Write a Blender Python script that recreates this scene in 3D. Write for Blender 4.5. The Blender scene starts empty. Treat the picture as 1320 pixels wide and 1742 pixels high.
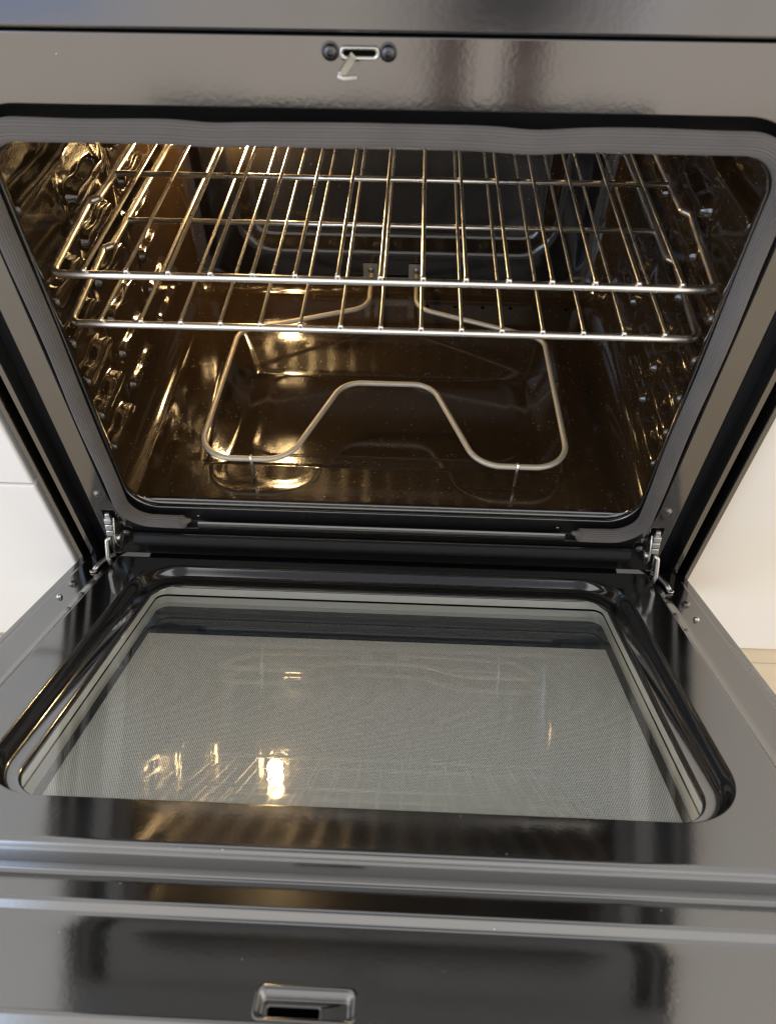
import bpy, math, random
from math import sin, cos, pi, radians, sqrt
from mathutils import Vector, Matrix

sc = bpy.context.scene
COL = sc.collection
random.seed(7)

# ------------------------------------------------------------------ camera
RV = (0.99914131, 0.04139081, 0.00185767)
UV = (-0.03265738, 0.75914611, 0.65010052)
FV = (-0.02549795, 0.64960295, -0.75984595)
cam_data = bpy.data.cameras.new('camera')
cam = bpy.data.objects.new('camera', cam_data)
COL.objects.link(cam)
cam.matrix_world = Matrix(((RV[0], UV[0], -FV[0], 0.0303),
                           (RV[1], UV[1], -FV[1], -0.5415),
                           (RV[2], UV[2], -FV[2], 0.6530),
                           (0, 0, 0, 1)))
cam_data.sensor_fit = 'HORIZONTAL'
cam_data.sensor_width = 36
cam_data.lens = 1239.97 * 36 / 1320
cam_data.clip_start = 0.01
cam_data.clip_end = 100
cam_data.dof.use_dof = True
cam_data.dof.focus_distance = 0.82
cam_data.dof.aperture_fstop = 9.0
sc.camera = cam

sc.view_settings.view_transform = 'Standard'
sc.view_settings.look = 'None'
sc.view_settings.exposure = 0.17
sc.view_settings.gamma = 1
sc.cycles.use_denoising = True
sc.cycles.pixel_filter_type = 'BLACKMAN_HARRIS'
sc.cycles.filter_width = 1.3
sc.cycles.max_bounces = 12
sc.cycles.transparent_max_bounces = 12
sc.cycles.glossy_bounces = 8
sc.cycles.sample_clamp_indirect = 12

# ------------------------------------------------------------------ node helper
class NB:
    def __init__(s, nt): s.nt = nt
    def n(s, t, **k):
        o = s.nt.nodes.new(t)
        for a, b in k.items(): setattr(o, a, b)
        return o
    def lk(s, a, b): s.nt.links.new(a, b)
    def m(s, op, *a, clamp=False):
        o = s.n('ShaderNodeMath', operation=op); o.use_clamp = clamp
        for i, x in enumerate(a):
            if isinstance(x, (int, float)): o.inputs[i].default_value = x
            else: s.lk(x, o.inputs[i])
        return o.outputs[0]
    def sstep(s, x, a, b, lo=0.0, hi=1.0):
        o = s.n('ShaderNodeMapRange', interpolation_type='SMOOTHSTEP')
        s.lk(x, o.inputs[0])
        for i, v in zip((1, 2, 3, 4), (a, b, lo, hi)): o.inputs[i].default_value = v
        return o.outputs[0]
    def band(s, x, a, b, soft):
        return s.m('MULTIPLY', s.sstep(x, a - soft, a + soft), s.sstep(x, b - soft, b + soft, 1.0, 0.0))
    def mix(s, f, a, b):
        o = s.n('ShaderNodeMix', data_type='RGBA')
        for sock, x in ((o.inputs[0], f), (o.inputs[6], a), (o.inputs[7], b)):
            if isinstance(x, (int, float)): sock.default_value = x
            elif isinstance(x, tuple): sock.default_value = (*x, 1)
            else: s.lk(x, sock)
        return o.outputs[2]

# ------------------------------------------------------------------ world: the bright kitchen the enamel mirrors
world = bpy.data.worlds.new('World'); sc.world = world
world.use_nodes = True
wn = world.node_tree; wn.nodes.clear(); B = NB(wn)
tc = B.n('ShaderNodeTexCoord'); sep = B.n('ShaderNodeSeparateXYZ')
B.lk(tc.outputs['Generated'], sep.inputs[0])
X, Y, Z = sep.outputs
az = B.m('ARCTAN2', X, B.m('MULTIPLY', Y, -1.0))          # 0 = room side of the range
nz = B.n('ShaderNodeTexNoise'); nz.inputs['Scale'].default_value = 2.2; nz.inputs['Detail'].default_value = 1
B.lk(tc.outputs['Generated'], nz.inputs['Vector'])
floor_c = (1.30, 1.15, 1.0); wall_c = (1.28, 1.22, 1.16); ceil_c = (0.88, 0.87, 0.86)
c = B.mix(B.sstep(Z, -0.22, -0.02), floor_c, wall_c)
c = B.mix(B.sstep(Z, 0.45, 0.75), c, ceil_c)
# cool window light to the left of the room
c = B.mix(B.m('MULTIPLY', B.band(az, -0.95, -0.50, 0.08), B.band(Z, -0.05, 0.55, 0.06)), c, (2.6, 3.3, 4.4))
c = B.mix(B.m('MULTIPLY', B.band(az, -0.60, -0.34, 0.05), B.band(Z, -0.20, -0.05, 0.03)), c, (0.55, 0.85, 1.5))
# warm bright patch to the right
c = B.mix(B.m('MULTIPLY', B.band(az, 1.0, 1.5, 0.08), B.band(Z, 0.0, 0.6, 0.06)), c, (2.2, 1.9, 1.5))
# dark upright furniture and a standing figure on the room side
for a0, a1, cc in ((0.012, 0.055, (0.16, 0.08, 0.075)), (0.105, 0.150, (0.16, 0.08, 0.075))):
    c = B.mix(B.m('MULTIPLY', B.band(az, a0, a1, 0.018), B.band(Z, -0.37, 0.12, 0.03)), c, cc)
c = B.mix(B.m('MULTIPLY', B.band(az, -0.005, 0.225, 0.02), B.band(Z, -0.235, -0.05, 0.012)), c, (0.10, 0.09, 0.09))
c = B.mix(B.m('MULTIPLY', B.band(az, 0.232, 0.262, 0.012), B.band(Z, -0.235, -0.05, 0.012)), c, (1.6, 1.7, 1.9))
# the photographer leaning over the open door
vd = B.n('ShaderNodeVectorMath', operation='DOT_PRODUCT'); B.lk(tc.outputs['Generated'], vd.inputs[0]); vd.inputs[1].default_value = (0.0, -0.25, 0.968)
c = B.mix(B.sstep(vd.outputs['Value'], 0.935, 0.975), c, (0.14, 0.14, 0.16))
bg = B.n('ShaderNodeBackground'); out = B.n('ShaderNodeOutputWorld')
B.lk(c, bg.inputs[0]); bg.inputs[1].default_value = 1.0
B.lk(bg.outputs[0], out.inputs[0])

# ------------------------------------------------------------------ materials
def mat(name):
    m = bpy.data.materials.new(name); m.use_nodes = True
    nt = m.node_tree
    b = nt.nodes['Principled BSDF']
    return m, NB(nt), b
def setp(b, **k):
    for a, v in k.items():
        a = {'base': 'Base Color', 'rough': 'Roughness', 'metal': 'Metallic', 'ior': 'IOR',
             'coat': 'Coat Weight', 'em': 'Emission Color', 'ems': 'Emission Strength'}.get(a, a)
        b.inputs[a].default_value = (*v, 1) if isinstance(v, tuple) else v
def enamel(name, base, ior, rough, peel=0.15, speck=0.0, dist=0.0004, pscale=260, wave=0.0):
    m, B, b = mat(name); setp(b, ior=ior)
    tc = B.n('ShaderNodeTexCoord')
    n1 = B.n('ShaderNodeTexNoise'); n1.inputs['Scale'].default_value = pscale; n1.inputs['Detail'].default_value = 2
    B.lk(tc.outputs['Object'], n1.inputs['Vector'])
    n2 = B.n('ShaderNodeTexNoise'); n2.inputs['Scale'].default_value = 9; n2.inputs['Detail'].default_value = 3
    B.lk(tc.outputs['Object'], n2.inputs['Vector'])
    h = n1.outputs[0]
    if wave: h = B.m('ADD', h, B.m('MULTIPLY', n2.outputs[0], wave))
    bp = B.n('ShaderNodeBump'); bp.inputs['Strength'].default_value = peel; bp.inputs['Distance'].default_value = dist
    B.lk(h, bp.inputs['Height']); B.lk(bp.outputs[0], b.inputs['Normal'])
    B.lk(B.sstep(n2.outputs[0], 0.3, 0.7, rough * 0.8, rough * 1.5), b.inputs['Roughness'])
    if speck:
        v = B.n('ShaderNodeTexVoronoi'); v.inputs['Scale'].default_value = 210
        B.lk(tc.outputs['Object'], v.inputs['Vector'])
        sp = B.n('ShaderNodeSeparateColor'); B.lk(v.outputs['Color'], sp.inputs[0])
        dot = B.m('MULTIPLY', B.m('LESS_THAN', v.outputs['Distance'], 0.10), B.m('GREATER_THAN', sp.outputs[0], 1 - speck))
        B.lk(B.mix(dot, base, (0.55, 0.5, 0.42)), b.inputs['Base Color'])
    else: setp(b, base=base)
    return m
M = {}
M['frame'] = enamel('black_frame_enamel', (0.009, 0.008, 0.0075), 2.4, 0.09, 0.055, 0.004, wave=0.3)
M['door'] = enamel('black_door_enamel', (0.007, 0.0065, 0.006), 2.8, 0.09, 0.05, 0.012, wave=0.3)
M['cavity'] = enamel('speckled_oven_enamel', (0.028, 0.0165, 0.0075), 1.75, 0.075, 0.16, 0.30, pscale=330, wave=1.2)
def floor_rough(mt, lo, hi):
    nt = mt.node_tree; B = NB(nt); b = nt.nodes['Principled BSDF']; tc = B.n('ShaderNodeTexCoord'); sp = B.n('ShaderNodeSeparateXYZ')
    B.lk(tc.outputs['Object'], sp.inputs[0]); old = b.inputs['Roughness'].links[0].from_socket
    B.lk(B.m('ADD', B.m('ADD', old, B.sstep(sp.outputs[2], 0.425, 0.4405, 0.0, 0.38)), B.sstep(sp.outputs[2], 0.012, 0.040, lo, 0.0)), b.inputs['Roughness'])
    B.lk(B.sstep(sp.outputs[2], 0.012, 0.040, 0.5, 0.5), b.inputs['Specular IOR Level'])
floor_rough(M['cavity'], 0.0, 0)
M['back'] = enamel('black_back_enamel', (0.009, 0.007, 0.0055), 1.7, 0.09, 0.2, 0.04, pscale=330, wave=4)
M['black'], _b, b = mat('matte_black'); setp(b, base=(0.004, 0.004, 0.004), rough=0.6)
M['ledge'], _b, b = mat('shadowed_ledge_black'); setp(b, base=(0.005, 0.005, 0.0055), rough=0.35)  # shade in the gasket recess, painted into the ledge as darker matte black
M['void'], _b, b = mat('gap_black'); setp(b, base=(0.002, 0.002, 0.002), rough=0.9); b.inputs['Specular IOR Level'].default_value = 0.05
def steel(name, base, rough, brushed=0.0, tint_noise=0.0):
    m, B, b = mat(name); setp(b, base=base, rough=rough, metal=1.0)
    tc = B.n('ShaderNodeTexCoord'); n = B.n('ShaderNodeTexNoise'); n.inputs['Scale'].default_value = 40; n.inputs['Detail'].default_value = 4
    B.lk(tc.outputs['Object'], n.inputs['Vector'])
    B.lk(B.sstep(n.outputs[0], 0.3, 0.75, rough * 0.85, rough * 1.25), b.inputs['Roughness'])
    B.lk(B.mix(B.m('MULTIPLY', n.outputs[0], tint_noise), base, (base[0] * .72, base[1] * .55, base[2] * .38)), b.inputs['Base Color'])
    return m
M['chrome'] = steel('rack_chrome', (1.0, 0.97, 0.91), 0.31, tint_noise=0.05)
M['element'] = steel('element_sheath', (0.60, 0.55, 0.45), 0.5, tint_noise=0.4)
M['element'].node_tree.nodes['Principled BSDF'].inputs['Metallic'].default_value = 0.45
M['zinc'] = steel('zinc_plated_steel', (0.62, 0.61, 0.58), 0.28)
M['plate'] = steel('element_plate_steel', (0.42, 0.40, 0.37), 0.45)
M['screw'] = steel('screw_steel', (0.33, 0.31, 0.29), 0.3)
M['dscrew'] = steel('dark_screw_steel', (0.10, 0.10, 0.105), 0.28)
# braided gasket
m, B, b = mat('fibreglass_gasket'); setp(b, rough=0.72)
tc = B.n('ShaderNodeTexCoord'); w = B.n('ShaderNodeTexNoise'); w.inputs['Scale'].default_value = 900
B.lk(tc.outputs['Object'], w.inputs['Vector'])
n = B.n('ShaderNodeTexNoise'); n.inputs['Scale'].default_value = 18; B.lk(tc.outputs['Object'], n.inputs['Vector'])
B.lk(B.mix(n.outputs[0], (0.095, 0.086, 0.080), (0.155, 0.143, 0.134)), b.inputs['Base Color'])
bp = B.n('ShaderNodeBump'); bp.inputs['Strength'].default_value = 0.5; bp.inputs['Distance'].default_value = 0.0006
B.lk(w.outputs[0], bp.inputs['Height']); B.lk(bp.outputs[0], b.inputs['Normal'])
b.inputs['Specular IOR Level'].default_value = 0.3
M['gasket'] = m
# window panes: thin clear glass
def pane(name, tint, ior):
    m = bpy.data.materials.new(name); m.use_nodes = True; nt = m.node_tree; nt.nodes.clear(); B = NB(nt)
    geo = B.n('ShaderNodeNewGeometry'); dp = B.n('ShaderNodeVectorMath', operation='DOT_PRODUCT')
    B.lk(geo.outputs['Normal'], dp.inputs[0]); B.lk(geo.outputs['Incoming'], dp.inputs[1])
    c1 = B.m('SUBTRACT', 1.0, B.m('ABSOLUTE', dp.outputs['Value']))
    fr = B.m('ADD', 0.10, B.m('MULTIPLY', B.m('POWER', c1, 5.0), 0.9), clamp=True)      # both faces of the sheet
    tr = B.n('ShaderNodeBsdfTransparent'); tr.inputs[0].default_value = (*tint, 1)
    gl = B.n('ShaderNodeBsdfGlossy'); gl.inputs[0].default_value = (1, 1, 1, 1); gl.inputs[1].default_value = 0.01
    mx = B.n('ShaderNodeMixShader'); o = B.n('ShaderNodeOutputMaterial')
    B.lk(fr, mx.inputs[0]); B.lk(tr.outputs[0], mx.inputs[1]); B.lk(gl.outputs[0], mx.inputs[2]); B.lk(mx.outputs[0], o.inputs[0])
    return m
M['pane1'] = pane('inner_pane_glass', (0.97, 0.975, 0.965), 1.5)
M['pane2'] = pane('middle_pane_glass', (0.95, 0.965, 0.95), 1.5)
# outer pane: black border glass carrying a field of pale dots (hex lattice)
m, B, b = mat('dotted_outer_glass'); setp(b, rough=0.03, ior=1.5)
tc = B.n('ShaderNodeTexCoord'); sp = B.n('ShaderNodeSeparateXYZ'); B.lk(tc.outputs['Object'], sp.inputs[0])
P = 0.00195; Rw = P * sqrt(3)
def latt(ox, oy):
    u = B.m('SUBTRACT', B.m('FRACT', B.m('ADD', B.m('DIVIDE', sp.outputs[0], P), 100.5 + ox)), 0.5)
    v = B.m('SUBTRACT', B.m('FRACT', B.m('ADD', B.m('DIVIDE', sp.outputs[1], Rw), 100.5 + oy)), 0.5)
    return B.m('SQRT', B.m('ADD', B.m('POWER', B.m('MULTIPLY', u, P), 2.0), B.m('POWER', B.m('MULTIPLY', v, Rw), 2.0)))
d = B.m('MINIMUM', latt(0, 0), latt(0.5, 0.5))
dots = B.m('LESS_THAN', d, P * 0.41)
inx = B.m('LESS_THAN', B.m('ABSOLUTE', sp.outputs[0]), 0.2545)
iny = B.m('LESS_THAN', sp.outputs[1], -0.1195)
dots = B.m('MULTIPLY', dots, B.m('MULTIPLY', inx, iny))
B.lk(B.mix(dots, (0.022, 0.028, 0.038), (0.93, 0.95, 0.96)), b.inputs['Base Color'])
B.lk(B.m('ADD', B.m('MULTIPLY', dots, 0.35), 0.04), b.inputs['Roughness'])
M['outerglass'] = m
m, B, b = mat('galvanised_well'); setp(b, base=(0.86, 0.86, 0.80), rough=0.4, metal=0.35)
M['well'] = m
m, B, b = mat('white_cabinet_paint'); setp(b, base=(0.86, 0.85, 0.83), rough=0.35)
tc = B.n('ShaderNodeTexCoord'); n = B.n('ShaderNodeTexNoise'); n.inputs['Scale'].default_value = 3
B.lk(tc.outputs['Object'], n.inputs['Vector']); B.lk(B.mix(n.outputs[0], (0.86, 0.85, 0.83), (0.83, 0.82, 0.79)), b.inputs['Base Color'])
M['cab'] = m
m, B, b = mat('cream_cabinet_paint'); setp(b, base=(0.82, 0.775, 0.70), rough=0.4)
M['cream'] = m
m, B, b = mat('beige_cabinet_edge'); setp(b, base=(0.55, 0.47, 0.37), rough=0.5)
M['edge'] = m
m, B, b = mat('oak_floor'); setp(b, rough=0.4)
tc = B.n('ShaderNodeTexCoord'); br = B.n('ShaderNodeTexBrick'); mp = B.n('ShaderNodeMapping')
B.lk(tc.outputs['Object'], mp.inputs[0]); B.lk(mp.outputs[0], br.inputs['Vector'])
br.inputs['Scale'].default_value = 1; br.inputs['Brick Width'].default_value = 1.2; br.inputs['Row Height'].default_value = 0.13
br.inputs['Mortar Size'].default_value = 0.0007
br.inputs['Color1'].default_value = (0.82, 0.69, 0.50, 1); br.inputs['Color2'].default_value = (0.78, 0.64, 0.45, 1); br.inputs['Mortar'].default_value = (0.45, 0.32, 0.18, 1)
n = B.n('ShaderNodeTexNoise'); n.inputs['Scale'].default_value = 6; mp2 = B.n('ShaderNodeMapping'); mp2.inputs['Scale'].default_value = (1, 14, 1)
B.lk(tc.outputs['Object'], mp2.inputs[0]); B.lk(mp2.outputs[0], n.inputs['Vector']); n.inputs['Detail'].default_value = 6
B.lk(B.mix(B.m('MULTIPLY', n.outputs[0], 0.5), br.outputs[0], (0.68, 0.53, 0.35)), b.inputs['Base Color'])
M['oak'] = m
m, B, b = mat('lit_bulb'); setp(b, base=(1, .9, .7), em=(1.0, 0.66, 0.30), ems=280.0)
M['bulb'] = m
m, B, b = mat('pale_print'); setp(b, base=(0.6, 0.58, 0.55), rough=0.5)
M['print'] = m
# upper fascia: slightly brushed dark coat
m = enamel('dark_brushed_fascia', (0.014, 0.014, 0.016), 2.35, 0.16, 0.1, 0.0, wave=2)
M['fascia'] = m
M['channel'], _b, b = mat('channel_black'); setp(b, base=(0.008, 0.009, 0.011), rough=0.3)

# ------------------------------------------------------------------ mesh helpers
def new_obj(name, verts, faces, material, parent=None, smooth=True, bevel=None, seg=3, angle=None, mw=None):
    me = bpy.data.meshes.new(name); me.from_pydata([tuple(v) for v in verts], [], faces); me.update()
    if smooth: me.polygons.foreach_set('use_smooth', [True] * len(me.polygons))
    if angle is not None and smooth:
        me.set_sharp_from_angle(angle=radians(angle))
    me.materials.append(material)
    o = bpy.data.objects.new(name, me); COL.objects.link(o)
    if parent is not None: o.parent = parent
    if mw is not None: o.matrix_local = mw
    if bevel:
        bm = o.modifiers.new('edge_round', 'BEVEL'); bm.width = bevel; bm.segments = seg
        bm.limit_method = 'ANGLE'; bm.angle_limit = radians(angle if angle else 30); bm.harden_normals = False
    return o
class MB:
    def __init__(s): s.v = []; s.f = []
    def add(s, v, f):
        k = len(s.v); s.v += [tuple(p) for p in v]; s.f += [tuple(i + k for i in q) for q in f]; return s
    def box(s, x0, x1, y0, y1, z0, z1):
        v = [(x, y, z) for x in (x0, x1) for y in (y0, y1) for z in (z0, z1)]
        return s.add(v, [(0, 1, 3, 2), (4, 6, 7, 5), (0, 4, 5, 1), (2, 3, 7, 6), (0, 2, 6, 4), (1, 5, 7, 3)])
    def build(s, name, material, parent=None, **k): return new_obj(name, s.v, s.f, material, parent, **k)
def loft(loops, closed=True, cap0=False, cap1=False):
    n = len(loops[0]); v = [p for l in loops for p in l]; f = []
    for k in range(len(loops) - 1):
        for i in range(n if closed else n - 1):
            j = (i + 1) % n
            f.append((k * n + i, k * n + j, (k + 1) * n + j, (k + 1) * n + i))
    if cap0: f.append(tuple(range(n - 1, -1, -1)))
    if cap1: f.append(tuple((len(loops) - 1) * n + i for i in range(n)))
    return v, f
def rrect(x0, x1, y0, y1, r, seg=20, side=24):
    """2-D rounded rectangle, same point count whatever the size. r = (bl, br, tr, tl)"""
    if not isinstance(r, tuple): r = (r,) * 4
    cs = ((x0 + r[0], y0 + r[0], pi, r[0]), (x1 - r[1], y0 + r[1], 1.5 * pi, r[1]), (x1 - r[2], y1 - r[2], 0, r[2]), (x0 + r[3], y1 - r[3], .5 * pi, r[3]))
    pts = []
    for k, (cx, cy, a0, rr) in enumerate(cs):
        arc = [(cx + rr * cos(a0 + .5 * pi * i / seg), cy + rr * sin(a0 + .5 * pi * i / seg)) for i in range(seg + 1)]
        pts += arc
        nx, ny, na, nr = cs[(k + 1) % 4]
        q = (nx + nr * cos(na), ny + nr * sin(na)); p = arc[-1]
        pts += [(p[0] + (q[0] - p[0]) * i / side, p[1] + (q[1] - p[1]) * i / side) for i in range(1, side)]
    return pts
def fillet(pts, rad, seg=8, closed=False):
    P = [Vector(p) for p in pts]; n = len(P); out = []
    for i in range(n):
        if not closed and i in (0, n - 1): out.append(P[i]); continue
        a, b, c_ = P[i - 1], P[i], P[(i + 1) % n]
        r = rad[i] if isinstance(rad, (list, tuple)) else rad
        if r <= 0: out.append(b); continue
        d1 = (a - b).normalized(); d2 = (c_ - b).normalized()
        ang = d1.angle(d2)
        t = min(r / math.tan(ang / 2), (a - b).length * .49, (c_ - b).length * .49)
        p0 = b + d1 * t; p1 = b + d2 * t
        ctr = b + (d1 + d2).normalized() * (t / cos(ang / 2))
        rr = (p0 - ctr).length; u = (p0 - ctr) / rr; w_ = (p1 - ctr) / rr; tot = u.angle(w_)
        for k in range(seg + 1):
            s_ = k / seg
            out.append(ctr + rr * (u * sin((1 - s_) * tot) + w_ * sin(s_ * tot)) / sin(tot))
    return out
def tube(path, r, seg=12, closed=False, rfun=None, cap=True):
    P = [Vector(p) for p in path]; n = len(P)
    T = []
    for i in range(n):
        a = P[i - 1] if (i or closed) else P[0]; b = P[(i + 1) % n] if (i < n - 1 or closed) else P[-1]
        T.append((b - a).normalized())
    ref = Vector((0, 0, 1)) if abs(T[0].z) < .9 else Vector((0, 1, 0))
    N = (ref - T[0] * ref.dot(T[0])).normalized(); loops = []
    for i in range(n):
        N = (N - T[i] * N.dot(T[i])).normalized(); Bn = T[i].cross(N)
        s_ = i / max(1, n - 1); l = []
        for k in range(seg):
            a = 2 * pi * k / seg; rr = r if rfun is None else rfun(s_, a, P[i])
            l.append(P[i] + (N * cos(a) + Bn * sin(a)) * rr)
        loops.append(l)
    if closed: loops.append(loops[0])
    return loft(loops, True, cap and not closed, cap and not closed)
def disc(cx, cy, cz, axis, prof, seg=24):
    """lathe: prof = [(radius, height along axis)]"""
    A = Vector(axis).normalized(); ref = Vector((0, 0, 1)) if abs(A.z) < .9 else Vector((1, 0, 0))
    N = (ref - A * ref.dot(A)).normalized(); Bn = A.cross(N); C0 = Vector((cx, cy, cz))
    loops = [[C0 + A * h + (N * cos(2 * pi * k / seg) + Bn * sin(2 * pi * k / seg)) * max(r, 1e-5) for k in range(seg)] for r, h in prof]
    return loft(loops, True, True, True)
def empty(name, loc=(0, 0, 0)):
    o = bpy.data.objects.new(name, None); o.location = loc; o.empty_display_size = .05; COL.objects.link(o); return o
def tag(o, label=None, cat=None, group=None, kind=None):
    if label: o['label'] = label
    if cat: o['category'] = cat
    if group: o['group'] = group
    if kind: o['kind'] = kind
    return o
def ss(x, a, b):
    if a == b: return 1.0 if x > a else 0.0
    t = max(0., min(1., (x - a) / (b - a))); return t * t * (3 - 2 * t)
def rbox(x, y, x0, x1, y0, y1, r):
    """signed distance to a rounded rectangle (negative inside)"""
    cx, cy = (x0 + x1) / 2, (y0 + y1) / 2
    qx = abs(x - cx) - (x1 - x0) / 2 + r; qy = abs(y - cy) - (y1 - y0) / 2 + r
    return sqrt(max(qx, 0) ** 2 + max(qy, 0) ** 2) + min(max(qx, qy), 0) - r

# ------------------------------------------------------------------ the setting
FZ = -0.2900
fl = MB().add([(-2.2, -1.9, FZ), (2.2, -1.9, FZ), (2.2, 2, FZ), (-2.2, 2, FZ)], [(0, 1, 2, 3)]).build('floor', M['oak'], smooth=False)
tag(fl, kind='structure')

# left: white cabinet with two drawer fronts
cl = empty('kitchen_cabinet', (-0.8, 0.0, FZ))
tag(cl, 'white cabinet with drawer fronts and a horizontal seam, left of the oven', 'cabinet')
def child(root, o): o.matrix_parent_inverse = Matrix.Translation(-Vector(root.location)); return o
child(cl, MB().box(-1.2, -0.3885, 0.019, 0.60, FZ, 0.62).build('carcass', M['edge'], cl, smooth=False))
for z0, z1 in ((FZ + .004, 0.0445), (0.0475, 0.33), (0.333, 0.615)):
    child(cl, MB().box(-1.19, -0.3915, 0.0, 0.0185, z0, z1).build('drawer_front', M['cab'], cl, smooth=True, bevel=.003, seg=4, angle=30))
cr = empty('kitchen_cabinet', (0.8, 0.0, FZ))
tag(cr, 'plain cream cabinet meeting the wooden floor, right of the oven', 'cabinet')
child(cr, MB().box(0.3885, 1.2, 0.041, 0.60, FZ, 0.62).build('carcass', M['edge'], cr, smooth=False))
child(cr, MB().box(0.390, 1.19, 0.022, 0.0405, FZ + .001, 0.615).build('door_panel', M['cream'], cr, smooth=True, bevel=.003, seg=4, angle=30))

# ------------------------------------------------------------------ the range
rg = empty('oven_range', (0, 0.3, FZ))
tag(rg, 'black enamel kitchen range with its oven door open and the oven light on', 'oven')
def part(o): return child(rg, o)

# front frame: one face with a rounded opening that rolls in to the gasket ledge
def fl_loop(hw, z0, z1, r, y): return [(p[0], y, p[1]) for p in rrect(-hw, hw, z0, z1, r)]
loops = [fl_loop(.336, -.075, .4945, .001, .004), fl_loop(.336, -.075, .4945, .001, .0008), fl_loop(.3352, -.0742, .4937, .001, 0), fl_loop(.3349, -.0739, .4934, .001, 0), fl_loop(.3135, -.0235, .4505, .058, 0),
         fl_loop(.3130, -.023, .4500, .058, 0), fl_loop(.3118, -.0222, .4492, .056, .0005), fl_loop(.3108, -.0215, .4482, .055, .002),
         fl_loop(.3100, -.0205, .4470, .053, .008), fl_loop(.3095, -.0195, .4460, .052, .0095), fl_loop(.3090, -.0185, .4450, .05, .010),
         fl_loop(.2965, .0015, .4235, .036, .010), fl_loop(.2948, .0028, .4222, .035, .0105), fl_loop(.2938, .0034, .4212, .034, .0115),
         fl_loop(.2938, .0038, .4212, .034, .0150), fl_loop(.2938, .0043, .4212, .034, .0165), fl_loop(.2950, .0070, .422, .033, .0172), fl_loop(.2990, .0090, .425, .033, .0178),
         fl_loop(.305, .0098, .430, .033, .0195), fl_loop(.312, .0099, .438, .033, .0235)]
v, f = loft(loops)
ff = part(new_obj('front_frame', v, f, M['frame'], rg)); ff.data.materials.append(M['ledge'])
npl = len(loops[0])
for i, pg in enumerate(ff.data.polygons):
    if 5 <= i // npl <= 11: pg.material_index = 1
# bottom bead and the recessed sill below it
prof = [(.0, -.010), (-.0025, -.0125), (-.0035, -.0165), (-.0025, -.0205), (.001, -.023), (.004, -.024)]
v, f = loft([[(x, y + .0005, z) for y, z in prof] for x in (-.216, -.2, 0, .2, .216)], closed=False)
part(new_obj('sill_bead', v, f, M['frame'], rg))
prof = [(-.0012, -.028), (.0, -.030), (.004, -.033), (.0015, -.040), (-.003, -.044), (-.0035, -.050), (.002, -.056), (.02, -.062), (.04, -.09)]
v, f = loft([[(x, y - .003, z) for y, z in prof] for x in (-.30, -.15, 0, .15, .30)], closed=False)
part(new_obj('lower_sill', v, f, M['black'], rg))
# side trims: channel, thin strip, deep gap, outer edge
def side_profile(s_):
    m1 = MB()
    prof = [(.3590, .018), (.3592, .0045), (.3594, .0010), (.3600, .0), (.3655, .0), (.3661, .0008), (.3664, .004), (.3665, .06)]
    v, f = loft([[(s_ * x, y, z) for x, y in prof] for z in (-.12, .1, .3, .4945)], closed=False)
    part(new_obj('side_trim', v, f, M['frame'], rg, angle=50))
    part(MB().add(*loft([[(s_ * x, y, z) for x, y in [(.3361, .0035), (.3368, .011), (.3400, .0150), (.3480, .0165), (.3550, .0175), (.3591, .0180)]] for z in (-.12, .1, .3, .4945)], closed=False)).build('trim_channel', M['channel'], rg))
    part(MB().box(min(s_ * .3664, s_ * .3774), max(s_ * .3664, s_ * .3774), .055, .06, -.2, .4945).build('gap_back', M['void'], rg, smooth=False))
    part(MB().box(min(s_ * .3774, s_ * .384), max(s_ * .3774, s_ * .384), .0, .60, FZ + .002, .62).build('side_panel', M['frame'], rg, smooth=True, bevel=.0012, angle=30))
side_profile(1); side_profile(-1)
# upper fascia above the seam
prof = [(.004, .4960), (.0006, .4962), (-.0010, .4970), (-.0017, .4982), (-.0017, .4990), (.0052, .62)]
v, f = loft([[(x, y, z) for y, z in prof] for x in (-.383, -.2, 0, .2, .383)], closed=False)
part(new_obj('control_fascia', v, f, M['fascia'], rg))
part(MB().box(-.376, .376, .006, .05, .493, .4985).build('seam_back', M['void'], rg, smooth=False))
part(MB().box(-.3835, .3835, -.02, .60, .6205, .64).build('cooktop', M['frame'], rg, smooth=True, bevel=.004, angle=30))
part(MB().box(-.3765, .3765, .03, .59, FZ + .03, -.125).build('storage_drawer', M['frame'], rg, smooth=True, bevel=.003, angle=30))

# cavity liner: swept rounded box with pressed rack ribs
HW, ZF, ZT, RC = .314, .010, .442, .030
rows = [.0720, .1190, .1660, .2135, .2610, .3085, .3530, .4020]
def rib(y, z):
    best = 0.
    for i, zr in enumerate(rows):
        dz0 = abs(z - zr)
        if dz0 > .024: continue
        if i < 5: segs = ((.040, .108), (.150, .222), (.285, .350))
        elif i == 5: segs = ((.150, .222), (.285, .350))
        elif i == 7: segs = ((.036, .060), (.240, .350))
        else: segs = ((.036, .185), (.285, .350))
        for (a, b) in segs:
            t = max(0., min(1., (y - a) / (b - a)))
            u = (y - a) / (b - a)
            r = .0088 + .0013 * cos(2 * pi * (u - .10) * 1.5)
            if i == 0: r *= .85
            dd = sqrt((y - a - t * (b - a)) ** 2 + dz0 ** 2)
            best = max(best, (1 - ss(dd, r * .45, r * 1.30)) * (1.0 if a < .1 else .55 if i < 5 else .8))
    return best
def wall_disp(y, z):
    h = .0150 * rib(y, z)
    # broad upright swellings between the rib columns
    for a, b, amp in ((.129, .012, .002), (.252, .014, .003), (.395, .014, .003)):
        h += amp * math.exp(-((y - a) / b) ** 2) * ss(z, .03, .07) * (1 - ss(z, .38, .41))
    return h
def smin(a, b, k):
    h = max(k - abs(a - b), 0.) / k; return min(a, b) - h * h * k * .25
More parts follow.
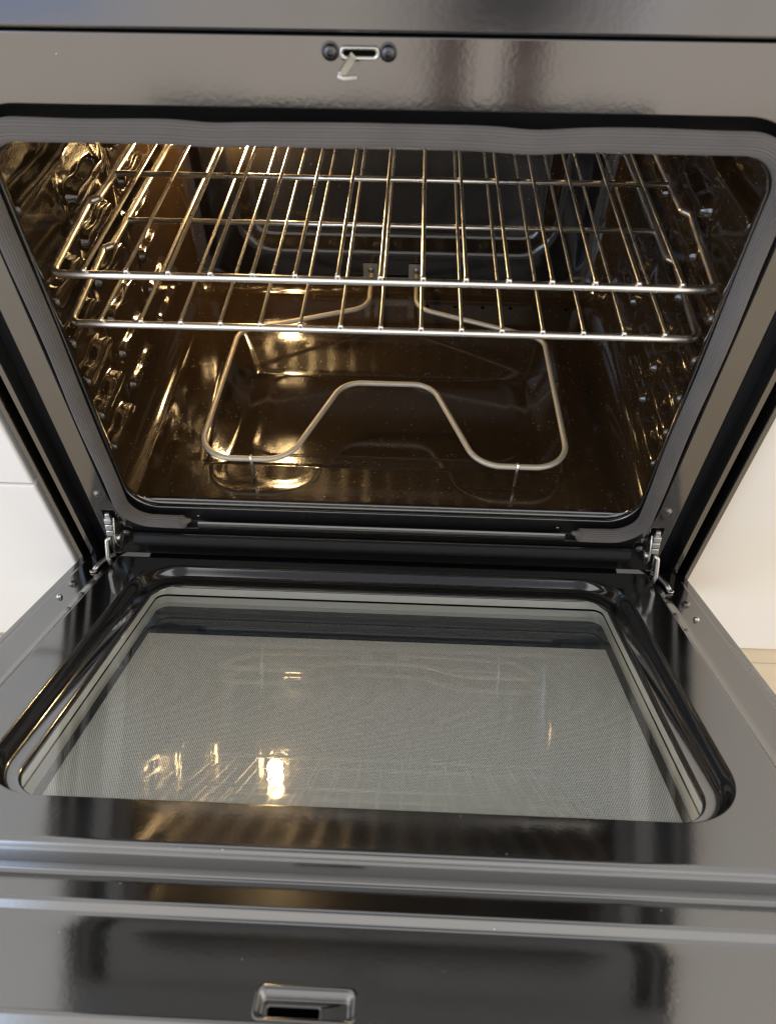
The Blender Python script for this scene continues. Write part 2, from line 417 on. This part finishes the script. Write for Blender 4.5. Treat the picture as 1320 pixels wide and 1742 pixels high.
def floor_disp(x, y):
    side = max(0., min(1., (.242 - abs(x)) / .050)); rear = max(0., min(1., (.408 - y) / .120)); front = ss(y, .070, .088)
    q = smin(smin(side, rear, .14), front, .10)
    c = max(0., min(1., q * 1.02))
    h = -.005 * c - .115 * (y - .078) * c * (1 if y > .078 else 0) * (1 if y < .288 else max(0., (.408 - y) / .12)) + .004 * ss(y, .06, .09) * (1 - c)
    h -= .0008 * (1 - ss(rbox(x, y, -.166, .168, .104, .286, .028), -.003, .003))
    for s_ in (-1, 1):
        h = min(h, -.0028 * (1 - ss(rbox(x, y, s_ * .145 - .060, s_ * .145 + .060, .046, .14, .030), -.014, .010)))
    return h
def section():
    """list of (x, z, nx, nz, kind) going round, normals inward"""
    pts = []
    def line(p, q, step, nrm, kind):
        L = math.hypot(q[0] - p[0], q[1] - p[1]); n = max(1, int(L / step))
        for i in range(n): t = i / n; pts.append((p[0] + (q[0] - p[0]) * t, p[1] + (q[1] - p[1]) * t, nrm[0], nrm[1], kind))
    def arc(cx, cz, a0):
        for i in range(12):
            a = a0 + .5 * pi * i / 12; pts.append((cx + RC * cos(a), cz + RC * sin(a), -cos(a), -sin(a), 'c'))
    line((-HW + RC, ZF), (HW - RC, ZF), .0035, (0, 1), 'f'); arc(HW - RC, ZF + RC, 1.5 * pi)
    line((HW, ZF + RC), (HW, ZT - RC), .0014, (-1, 0), 'w'); arc(HW - RC, ZT - RC, 0)
    line((HW - RC, ZT), (-HW + RC, ZT), .02, (0, -1), 't'); arc(-HW + RC, ZT - RC, .5 * pi)
    line((-HW, ZT - RC), (-HW, ZF + RC), .0014, (1, 0), 'w'); arc(-HW + RC, ZF + RC, pi)
    return pts
sec = section()
ys = [.022, .0225] + [.024 + (.438 - .024) * i / 290 for i in range(291)]
loops = []
for y in ys:
    l = []
    for x, z, nx, nz, kd in sec:
        d_ = wall_disp(y, z) * ss(z, ZF + .02, ZF + .04) if kd == 'w' else floor_disp(x, y) if kd == 'f' else 0.
        l.append((x + nx * d_, y, z + nz * d_))
    loops.append(l)
# rolled corner into the back wall
for k in range(1, 9):
    a = .5 * pi * k / 8; y = .438 + .032 * sin(a); e = .032 * (1 - cos(a))
    l = []
    for x, z, nx, nz, kd in sec: l.append((x + nx * e, y, z + nz * e))
    loops.append(l)
v, f = loft(loops)
liner = part(new_obj('cavity_liner', v, f, M['cavity'], rg))
# back wall with pressed frame
def back_y(x, z):
    return .4698 + .018 * (1 - ss(rbox(x, z, -.232, .236, .070, .40, .05), -.026, .0)) - .0035 * (1 - ss(rbox(x, z, -.275, .275, .030, .41, .03), -.005, .005))
nx_, nz_ = 150, 110
v = []; f = []
for j in range(nz_ + 1):
    for i in range(nx_ + 1):
        x = -.3 + .6 * i / nx_; z = .028 + .404 * j / nz_
        v.append((x, back_y(x, z), z))
for j in range(nz_):
    for i in range(nx_):
        a = j * (nx_ + 1) + i; f.append((a, a + 1, a + nx_ + 2, a + nx_ + 1))
part(new_obj('back_wall', v, f, M['back'], rg))
# vent holes along the back of the floor
for k in range(6):
    mb = MB().add(*disc(.052 + k * .042, .424 + .001, ZF - .0005 + .0008, (0, -.25, 1), [(.0028, 0), (.0028, .0006)], 14))
    part(mb.build('vent_hole', M['void'], rg))

# gasket
GY = -.0028
gp = [(-.2215, GY - .003, .0005), (-.234, GY, -.0070), (-.2990, GY, -.0062), (-.2990, GY, .4335), (.2990, GY, .4335), (.2990, GY, -.0062), (.234, GY, -.0070), (.2215, GY - .003, .0005)]
gpath = fillet(gp, [0, .012, .047, .040, .040, .047, .012, 0], seg=22)
dense = []
for a, b2 in zip(gpath[:-1], gpath[1:]):
    n = max(1, int((b2 - a).length / .005))
    dense += [a.lerp(b2, i / n) for i in range(n)]
dense.append(gpath[-1])
for q in dense:                                      # slack where the clips let it droop
    if q.z > .42:
        q.z -= .0016 * math.exp(-((q.x + .118) / .022) ** 2) + .0020 * math.exp(-((q.x - .112) / .024) ** 2)
    q.x += .0007 * sin(q.z * 31); q.z += .0003 * sin(q.x * 40 + 1)
LG = len(dense)
def grad(s_, a, p_):
    e = min(s_, 1 - s_) * LG * .005
    k = .22 + .78 * ss(e, -.004, .024)
    return (.0075 + .00062 * cos(20 * a) + .0002 * sin(p_.x * 55 + p_.z * 37)) * k
v, f = tube(dense, .010, 110, rfun=grad)
part(new_obj('door_gasket', v, f, M['gasket'], rg))

# screws on the frame, hinge slots, latch
def screw(x, y, z, ax, r, material, parent, h=.0022):
    mb = MB().add(*disc(x, y, z, ax, [(r * 1.25, 0), (r * 1.25, .0004), (r, .0006), (r * .95, h * .7), (r * .7, h), (r * .36, h * 1.05), (r * .30, h * .35), (0, h * .3)], 24))
    return mb.build('screw', material, parent, angle=40)
for x, z in ((-.0299, .4856), (.0083, .4855)): part(screw(x, 0, z, (0, -1, 0), .0048, M['dscrew'], rg, .004))
for x, z in ((-.3214, .035), (.3207, .0363)): part(screw(x, 0, z, (0, -1, 0), .0042, M['screw'], rg))
for x, z in ((-.306, -.031), (.306, -.029)): part(screw(x, -.003, z, (0, -1, 0), .004, M['screw'], rg))
for x in (-.213, .205): part(MB().add(*disc(x, .0, .0015, (0, -1, 0), [(.0016, 0), (.0016, .0008), (.0005, .001)], 12)).build('rivet', M['screw'], rg))
for s_ in (-1, 1):
    x = s_ * .3195
    part(MB().box(x - .007, x + .007, -.0006, .01, -.010, .006).build('hinge_slot', M['void'], rg, smooth=False))
def slab(poly, x0, x1):
    n = len(poly); v = [(x0, *q) for q in poly] + [(x1, *q) for q in poly]
    f = [tuple(range(n)), tuple(range(2 * n - 1, n - 1, -1))] + [(i, i + n, (i + 1) % n + n, (i + 1) % n) for i in range(n)]
    return v, f
for s_ in (-1, 1):
    x = s_ * .3200
    mb = MB()
    mb.add(*slab([(.004, .004), (-.004, .003), (-.0055, -.002), (.004, -.006)], x - .0028, x + .0028))
    for k in range(3):
        y0 = -.0035 - k * .0026; z0 = -.0015 - k * .0075
        mb.add(*slab([(y0 + .006, z0), (y0 - .004, z0 - .0006), (y0 - .0062, z0 - .0070), (y0 + .004, z0 - .0070)], x - .0042, x + .0042))
    mb.add(*slab([(.004, -.004), (-.003, -.008), (-.013, -.022), (-.017, -.034), (-.014, -.044), (-.004, -.040), (.004, -.026)], x - s_ * .0042 - .0012, x - s_ * .0042 + .0012))
    part(mb.build('hinge_claw', M['zinc'], rg, smooth=True, bevel=.0008, angle=30))
    part(MB().add(*disc(x - s_ * .006, -.010, -.032, (-s_, -.2, .1), [(.0042, 0), (.0042, .002), (.003, .0032), (.0012, .0034)], 18)).build('hinge_rivet', M['zinc'], rg, angle=40))
    pth = fillet([(x + s_ * .002, -.0135, -.0265), (x + s_ * .0055, -.017, -.030), (x + s_ * .0065, -.028, -.050), (x + s_ * .004, -.031, -.058)], .003, 5)
    part(MB().add(*tube(pth, .0026, 12)).build('hinge_link', M['zinc'], rg))
# self-clean latch: slot plate and hooked lever
lx, lz = -.0105, .4850
sl = [[(p[0], y, p[1]) for p in rrect(lx - a, lx + a, lz - b2, lz + b2, min(a, b2) * .95, 8, 4)] for a, b2, y in ((.0135, .0040, .0002), (.0135, .0040, -.0016), (.0125, .0032, -.0022), (.0108, .0018, -.0012), (.0105, .0016, .0002))]
part(new_obj('latch_surround', *loft(sl), M['zinc'], rg))
part(MB().add(*slab([(-.0008, lz - .0019), (-.0008, lz + .0019), (-.0002, lz + .0019), (-.0002, lz - .0019)], lx - .011, lx + .011)).build('latch_slot_dark', M['void'], rg, smooth=False))
def ribbon(pts, w, t):
    """strip in a plane tilted out from the frame: pts are (x, y, z) centre line"""
    l = []
    for i, p_ in enumerate(pts):
        p_ = Vector(p_); a = Vector(pts[max(0, i - 1)]); b2 = Vector(pts[min(len(pts) - 1, i + 1)]); T = (b2 - a).normalized()
        N = Vector((0, 1, 0)); N = (N - T * N.dot(T)).normalized(); S = T.cross(N)
        l.append([p_ + S * w / 2 + N * t / 2, p_ - S * w / 2 + N * t / 2, p_ - S * w / 2 - N * t / 2, p_ + S * w / 2 - N * t / 2])
    return loft(l, True, True, True)
mb = MB(); mb.add(*ribbon([(lx - .004, -.001, lz - .001), (lx - .006, -.006, lz - .0035), (lx - .0105, -.014, lz - .0075), (lx - .0115, -.0165, lz - .0085)], .0052, .0016))
mb.add(*ribbon([(lx - .0135, -.017, lz - .0085), (lx - .0095, -.0178, lz - .0096), (lx - .001, -.0172, lz - .0092)], .0026, .0022))
part(mb.build('latch_hook', M['zinc'], rg, smooth=True, bevel=.0005, angle=30))

# bake element with bracket plate
EZ = .040
half = [(.0345, .462, EZ), (.0345, .375, EZ), (.213, .308, EZ), (.219, .0585, EZ), (.112, .0585, EZ), (.057, .2025, EZ)]
epts = half + [(-x, y, z) for x, y, z in reversed(half)]
er = [0, .034, .026, .040, .042, .035]
epath = fillet(epts, er + er[::-1], seg=12)
part(MB().add(*tube(epath, .0035, 18)).build('bake_element', M['element'], rg))
pl = [[(p[0], y, p[1]) for p in rrect(-.052, .049, .0285 - .0065, .0285 + .0065, .003, 6, 4)] for y in (.4635, .4620)]
mb = MB().add(*loft(pl, True, True, True))
for x in (-.0365, .0330): mb.add(*loft([[(p[0], y, p[1]) for p in rrect(x - .0115, x + .0115, .034, .0575, .002, 6, 4)] for y in (.4645, .4630)], True, True, True))
part(mb.build('element_plate', M['plate'], rg, angle=40))
for x in (-.0365, .0330): part(screw(x, .463, .0475, (0, -1, 0), .0042, M['screw'], rg, .003))
for x in (-.155, .158):
    mb = MB(); zb = ZF + floor_disp(x, .058)
    mb.add(*slab([(.0545, EZ + .007), (.0560, EZ + .007), (.0590, EZ - .002), (.0585, zb + .001), (.0565, zb + .001), (.0555, EZ - .006)], x - .0015, x + .0015))
    mb.add(*tube([(x, .0585 - .0045 * cos(q / 10 * pi), EZ + .0045 * sin(q / 10 * pi)) for q in range(11)], .0008, 8))
    part(mb.build('element_clip', M['chrome'], rg))

# oven lamp: socket, glass bulb
LBX, LBY, LBZ = -.195, .452, .257
part(MB().add(*disc(LBX, .489, LBZ, (0, -1, 0), [(.024, 0), (.024, .004), (.018, .006), (.012, .008), (.011, .018), (0, .018)], 28)).build('lamp_socket', M['plate'], rg, angle=40))
part(MB().add(*disc(LBX, LBY + .022, LBZ, (0, -1, 0), [(.006, 0), (.008, .004), (.0125, .012), (.0145, .021), (.0135, .029), (.009, .0345), (.0, .036)], 28)).build('lamp_bulb', M['bulb'], rg))

# ------------------------------------------------------------------ the door (local: x, -s, n), hinged at z = -.0779
TH = radians(28.05)
DM = Matrix.Translation((0, 0, -.0779)) @ Matrix.Rotation(-TH, 4, 'X')
def dl(x, s_, n): return (x, -s_, n)
def dring(hw, s0, s1, n, rf, rn):
    # y = -s: bottom of the rrect (y0) is the near side
    return [(p[0], p[1], n) for p in rrect(-hw, hw, -s1, -s0, (rn, rn, rf, rf), 20, 24)]
rings = []
for e, n in reversed([(0, 0), (.0008, -.0003), (.0020, -.0012), (.0034, -.0028), (.0055, -.0062), (.0078, -.0100), (.0092, -.0116), (.0106, -.0123), (.0125, -.0126), (.0200, -.0127), (.0212, -.0125), (.0225, -.0121), (.0240, -.0125), (.0252, -.0137), (.0256, -.0150)]):
    rings.append(dring(.2890 - e, .0235 + e * 1.28, .4125 - e * .45, n, .056 - e * .95, .056 - e * .95))
rings += [dring(.2898, .0227, .4133, 0, .057, .057),
         dring(.305, .000, .430, 0, .055, .03), dring(.3252, -.0292, .4493, 0, .045, .003), dring(.3260, -.030, .4500, 0, .045, .003),
         dring(.3270, -.0312, .4520, -.0005, .046, .003), dring(.3280, -.0318, .4532, -.0015, .046, .003), dring(.3372, -.0373, .4538, -.0043, .050, .003), dring(.3385, -.038, .4540, -.0048, .051, .003), dring(.3393, -.0386, .4542, -.0050, .051, .003),
         dring(.3655, -.0425, .4544, -.0051, .020, .003), dring(.3664, -.0432, .4545, -.0052, .019, .003), dring(.3674, -.0440, .4546, -.0055, .018, .003), dring(.3684, -.0450, .4548, -.0062, .016, .003), dring(.3690, -.0455, .4549, -.0063, .015, .003),
         dring(.3765, -.0467, .4550, -.0064, .008, .003), dring(.3772, -.0473, .4551, -.0066, .008, .003), dring(.3786, -.0485, .4554, -.0075, .006, .003), dring(.3790, -.0490, .4558, -.0092, .005, .003),
         dring(.3790, -.0490, .4585, -.0190, .005, .003), dring(.3790, -.0490, .4592, -.0240, .005, .003), dring(.3790, -.0490, .4592, -.052, .005, .003)]
v, f = loft(rings)
door = part(new_obj('oven_door', v, f, M['door'], rg))
door.matrix_parent_inverse = Matrix.Translation(-Vector(rg.location)); door.matrix_basis = DM
def dpart(o): return o
# near end of the inner panel: two stepped slopes and the flat that holds the latch slot
def prof_round(pts, w=.0012):
    o = []
    P_ = [Vector((a, b2, 0)) for a, b2 in pts]
    for q in fillet(P_, [0] + [.0028] * (len(P_) - 2) + [0], 4): o.append((q.x, q.y))
    return o
pf = prof_round([(.4575, -.0150), (.4592, -.0215), (.4800, -.0217), (.4830, -.0295), (.4950, -.0305)])
v, f = loft([[(x, -s_, n) for s_, n in pf] for x in (-.379, -.2, 0, .2, .379)], closed=False)
dpart(new_obj('step_panel', v, f, M['door'], door))
NZ = -.0305
def tl(y): return -.085 * (-y - .495)
SX0, SX1, SS0, SS1 = -.0485, .0094, .5230, .5412
def sring(o, n, r): return [(p[0], p[1], n + tl(p[1])) for p in rrect(SX0 + o, SX1 - o, -SS1 + o, -SS0 - o, r, 20, 24)]
outer = [(p[0], p[1], NZ + tl(p[1])) for p in rrect(-.379, .379, -.5425, -.495, .0005, 20, 24)]
v, f = loft([outer, [(p[0], p[1], NZ + tl(p[1])) for p in rrect(-.378, .378, -.5422, -.4955, .0005, 20, 24)], sring(-.0014, NZ, .0052), sring(-.0010, NZ, .0048), sring(-.0006, NZ + .0002, .0044), sring(.0004, NZ + .0002, .004), sring(.0014, NZ - .0008, .0038), sring(.0028, NZ - .0040, .003), sring(.0038, NZ - .0050, .0024), sring(.0044, NZ - .0051, .002)])
bx0, bx1, by0, by1 = -.0428, -.0100, -.5385, -.5300
hole = [(p[0], p[1], NZ - .0051 + tl(p[1])) for p in rrect(bx0, bx1, by0, by1, .001, 20, 24)]
hole1 = [(p[0], p[1], NZ - .0046 + tl(p[1])) for p in rrect(bx0 + .0005, bx1 - .0005, by0 + .0005, by1 - .0005, .001, 20, 24)]
hole2 = [(p[0], p[1], NZ - .0056 + tl(p[1])) for p in rrect(bx0 + .0010, bx1 - .0010, by0 + .0010, by1 - .0010, .001, 20, 24)]
hole3 = [(p[0], p[1], NZ - .020 + tl(p[1])) for p in rrect(bx0 + .0012, bx1 - .0012, by0 + .0012, by1 - .0012, .001, 20, 24)]
v2, f2 = loft([sring(.0044, NZ - .0051, .002), hole, hole1, hole2])
mb = MB().add(v, f).add(v2, f2)
dpart(mb.build('latch_panel', M['door'], door))
dpart(MB().add(*loft([hole2, hole3], True, False, True)).build('latch_opening', M['void'], door, smooth=False))
pf = prof_round([(.5425, -.03454), (.5445, -.0347), (.5500, -.0450), (.7080, -.0455), (.7130, -.048), (.7130, -.060)])
v, f = loft([[(x, -s_, n) for s_, n in pf] for x in (-.379, -.2, 0, .2, .379)], closed=False)
dpart(new_obj('top_edge_panel', v, f, M['door'], door))
dpart(MB().box(-.3785, .3785, -.712, .045, -.064, -.0525).build('outer_skin', M['door'], door, smooth=False))

# window well, panes and dotted outer glass
well = [dring(.2625, .0575, .4010, n, .012, .012) for n in (-.0150, -.0240)]
dpart(new_obj('well_frame', *loft(well), M['well'], door))
well = [dring(.2625, .0580, .4005, n, .014, .014) for n in (-.0256, -.040)]
dpart(new_obj('well_frame', *loft(well), M['well'], door))
dpart(new_obj('spacer', *loft([dring(.2650, .0550, .4035, -.0239, .012, .012), dring(.2618, .0592, .3998, -.0242, .012, .012), dring(.2618, .0592, .3998, -.0254, .012, .012), dring(.2650, .0550, .4035, -.0257, .012, .012)]), M['void'], door))
def quad(hw, s0, s1, n): return [dl(-hw, s1, n), dl(hw, s1, n), dl(hw, s0, n), dl(-hw, s0, n)], [(0, 1, 2, 3)]
dpart(new_obj('inner_glass', *quad(.2640, .0545, .4020, -.0142), M['pane1'], door, smooth=False))
dpart(new_obj('middle_glass', *quad(.2640, .0545, .4020, -.0250), M['pane2'], door, smooth=False))
dpart(new_obj('outer_glass', *quad(.275, .045, .420, -.0402), M['outerglass'], door, smooth=False))

# door screws and hinge receivers
for x, s_, r, mt in ((-.3560, .0747, .0045, 'screw'), (-.3560, .1083, .0030, 'zinc'), (.3530, .073, .0045, 'screw'), (.3520, .1081, .0030, 'zinc')):
    dpart(screw(x, -s_, -.0050, (0, 0, 1), r, M[mt], door, .003))
for s_ in (-1, 1):
    x = s_ * .336
    dpart(MB().box(x - .006, x + .006, -.046, .010, -.0049, -.0040).build('hinge_receiver', M['void'], door, smooth=False))
    mb = MB(); mb.add(*tube([(x, .0, -.002), (x + s_ * .003, -.014, .0005), (x + s_ * .0075, -.030, -.0025), (x + s_ * .008, -.040, -.0038)], .0030, 10))
    mb.add(*disc(x + s_ * .008, -.043, -.0045, (0, 0, 1), [(.0045, 0), (.0045, .0014), (.0022, .0018), (.0018, .0006)], 18))
    dpart(mb.build('hinge_arm', M['zinc'], door))
# fine print along the outer flange
rr = random.Random(3)
def prow(mb, x, s0, s1, w):
    s_ = s0
    while s_ < s1:
        L = rr.uniform(.0006, .0026)
        mb.add([dl(x - w, s_, -.00605), dl(x + w, s_, -.00605), dl(x + w, s_ + L, -.00605), dl(x - w, s_ + L, -.00605)], [(0, 1, 2, 3)])
        s_ += L + rr.uniform(.0005, .0014)
mb = MB(); prow(mb, .3700, .158, .30, .00035); prow(mb, .3716, .163, .30, .00035); prow(mb, .3745, .150, .156, .0003); prow(mb, .3748, .198, .31, .00035); prow(mb, .3732, .198, .31, .00035)
dpart(mb.build('printed_text', M['print'], door, smooth=False))
mb = MB(); prow(mb, -.3715, .158, .30, .00035); prow(mb, -.3735, .158, .26, .00035)
dpart(mb.build('printed_text', M['print'], door, smooth=False))

# ------------------------------------------------------------------ racks
def make_rack(name, z, label):
    root = empty(name, (0, .2417, z)); L = Vector(root.location)
    tag(root, label, 'oven rack', 'chrome wire racks in the oven')
    RB = .0037; zc = z - .0019 - RB
    half = [(.2995, .0417), (.3070, .165), (.3085, .178), (.3005, .186), (.2995, .447)]
    pts = [(x, y, zc) for x, y in half] + [(-x, y, zc) for x, y in reversed(half)]
    pth = fillet(pts, [.011, .03, .005, .005, .012] + [.012, .005, .005, .03, .011], 8, closed=True)
    child(root, MB().add(*tube(pth, RB, 16, closed=True)).build('outer_frame', M['chrome'], root))
    child(root, MB().add(*tube([(-.2995, .2417, zc), (.2995, .2417, zc)], .0030, 16)).build('cross_bar', M['chrome'], root))
    w0 = None
    for k in range(-7, 8):
        x = k * .2679 / 7
        if w0 is None:
            pth = [(0, .0400, 0), (0, .0425, .0004), (0, .05, .0004), (0, .24, .0004), (0, .4475, .0004)]
            mb = MB().add(*tube(pth, .00175, 12))
            mb.add(*disc(0, .0405, -.0006, (0, 0, 1), [(.0026, -.001), (.0026, .0012), (.0018, .0024), (0, .0027)], 12))
            w0 = mb.build('wire', M['chrome'], root); o = w0
        else:
            o = w0.copy(); COL.objects.link(o); o.parent = root
        child(root, o); o.location = (x, 0, z)
    return root
make_rack('oven_rack', .2951, 'shiny wire rack, upper of the two, nearest the top of the oven')
make_rack('oven_rack', .2422, 'shiny wire rack, lower of the two, above the heating element')
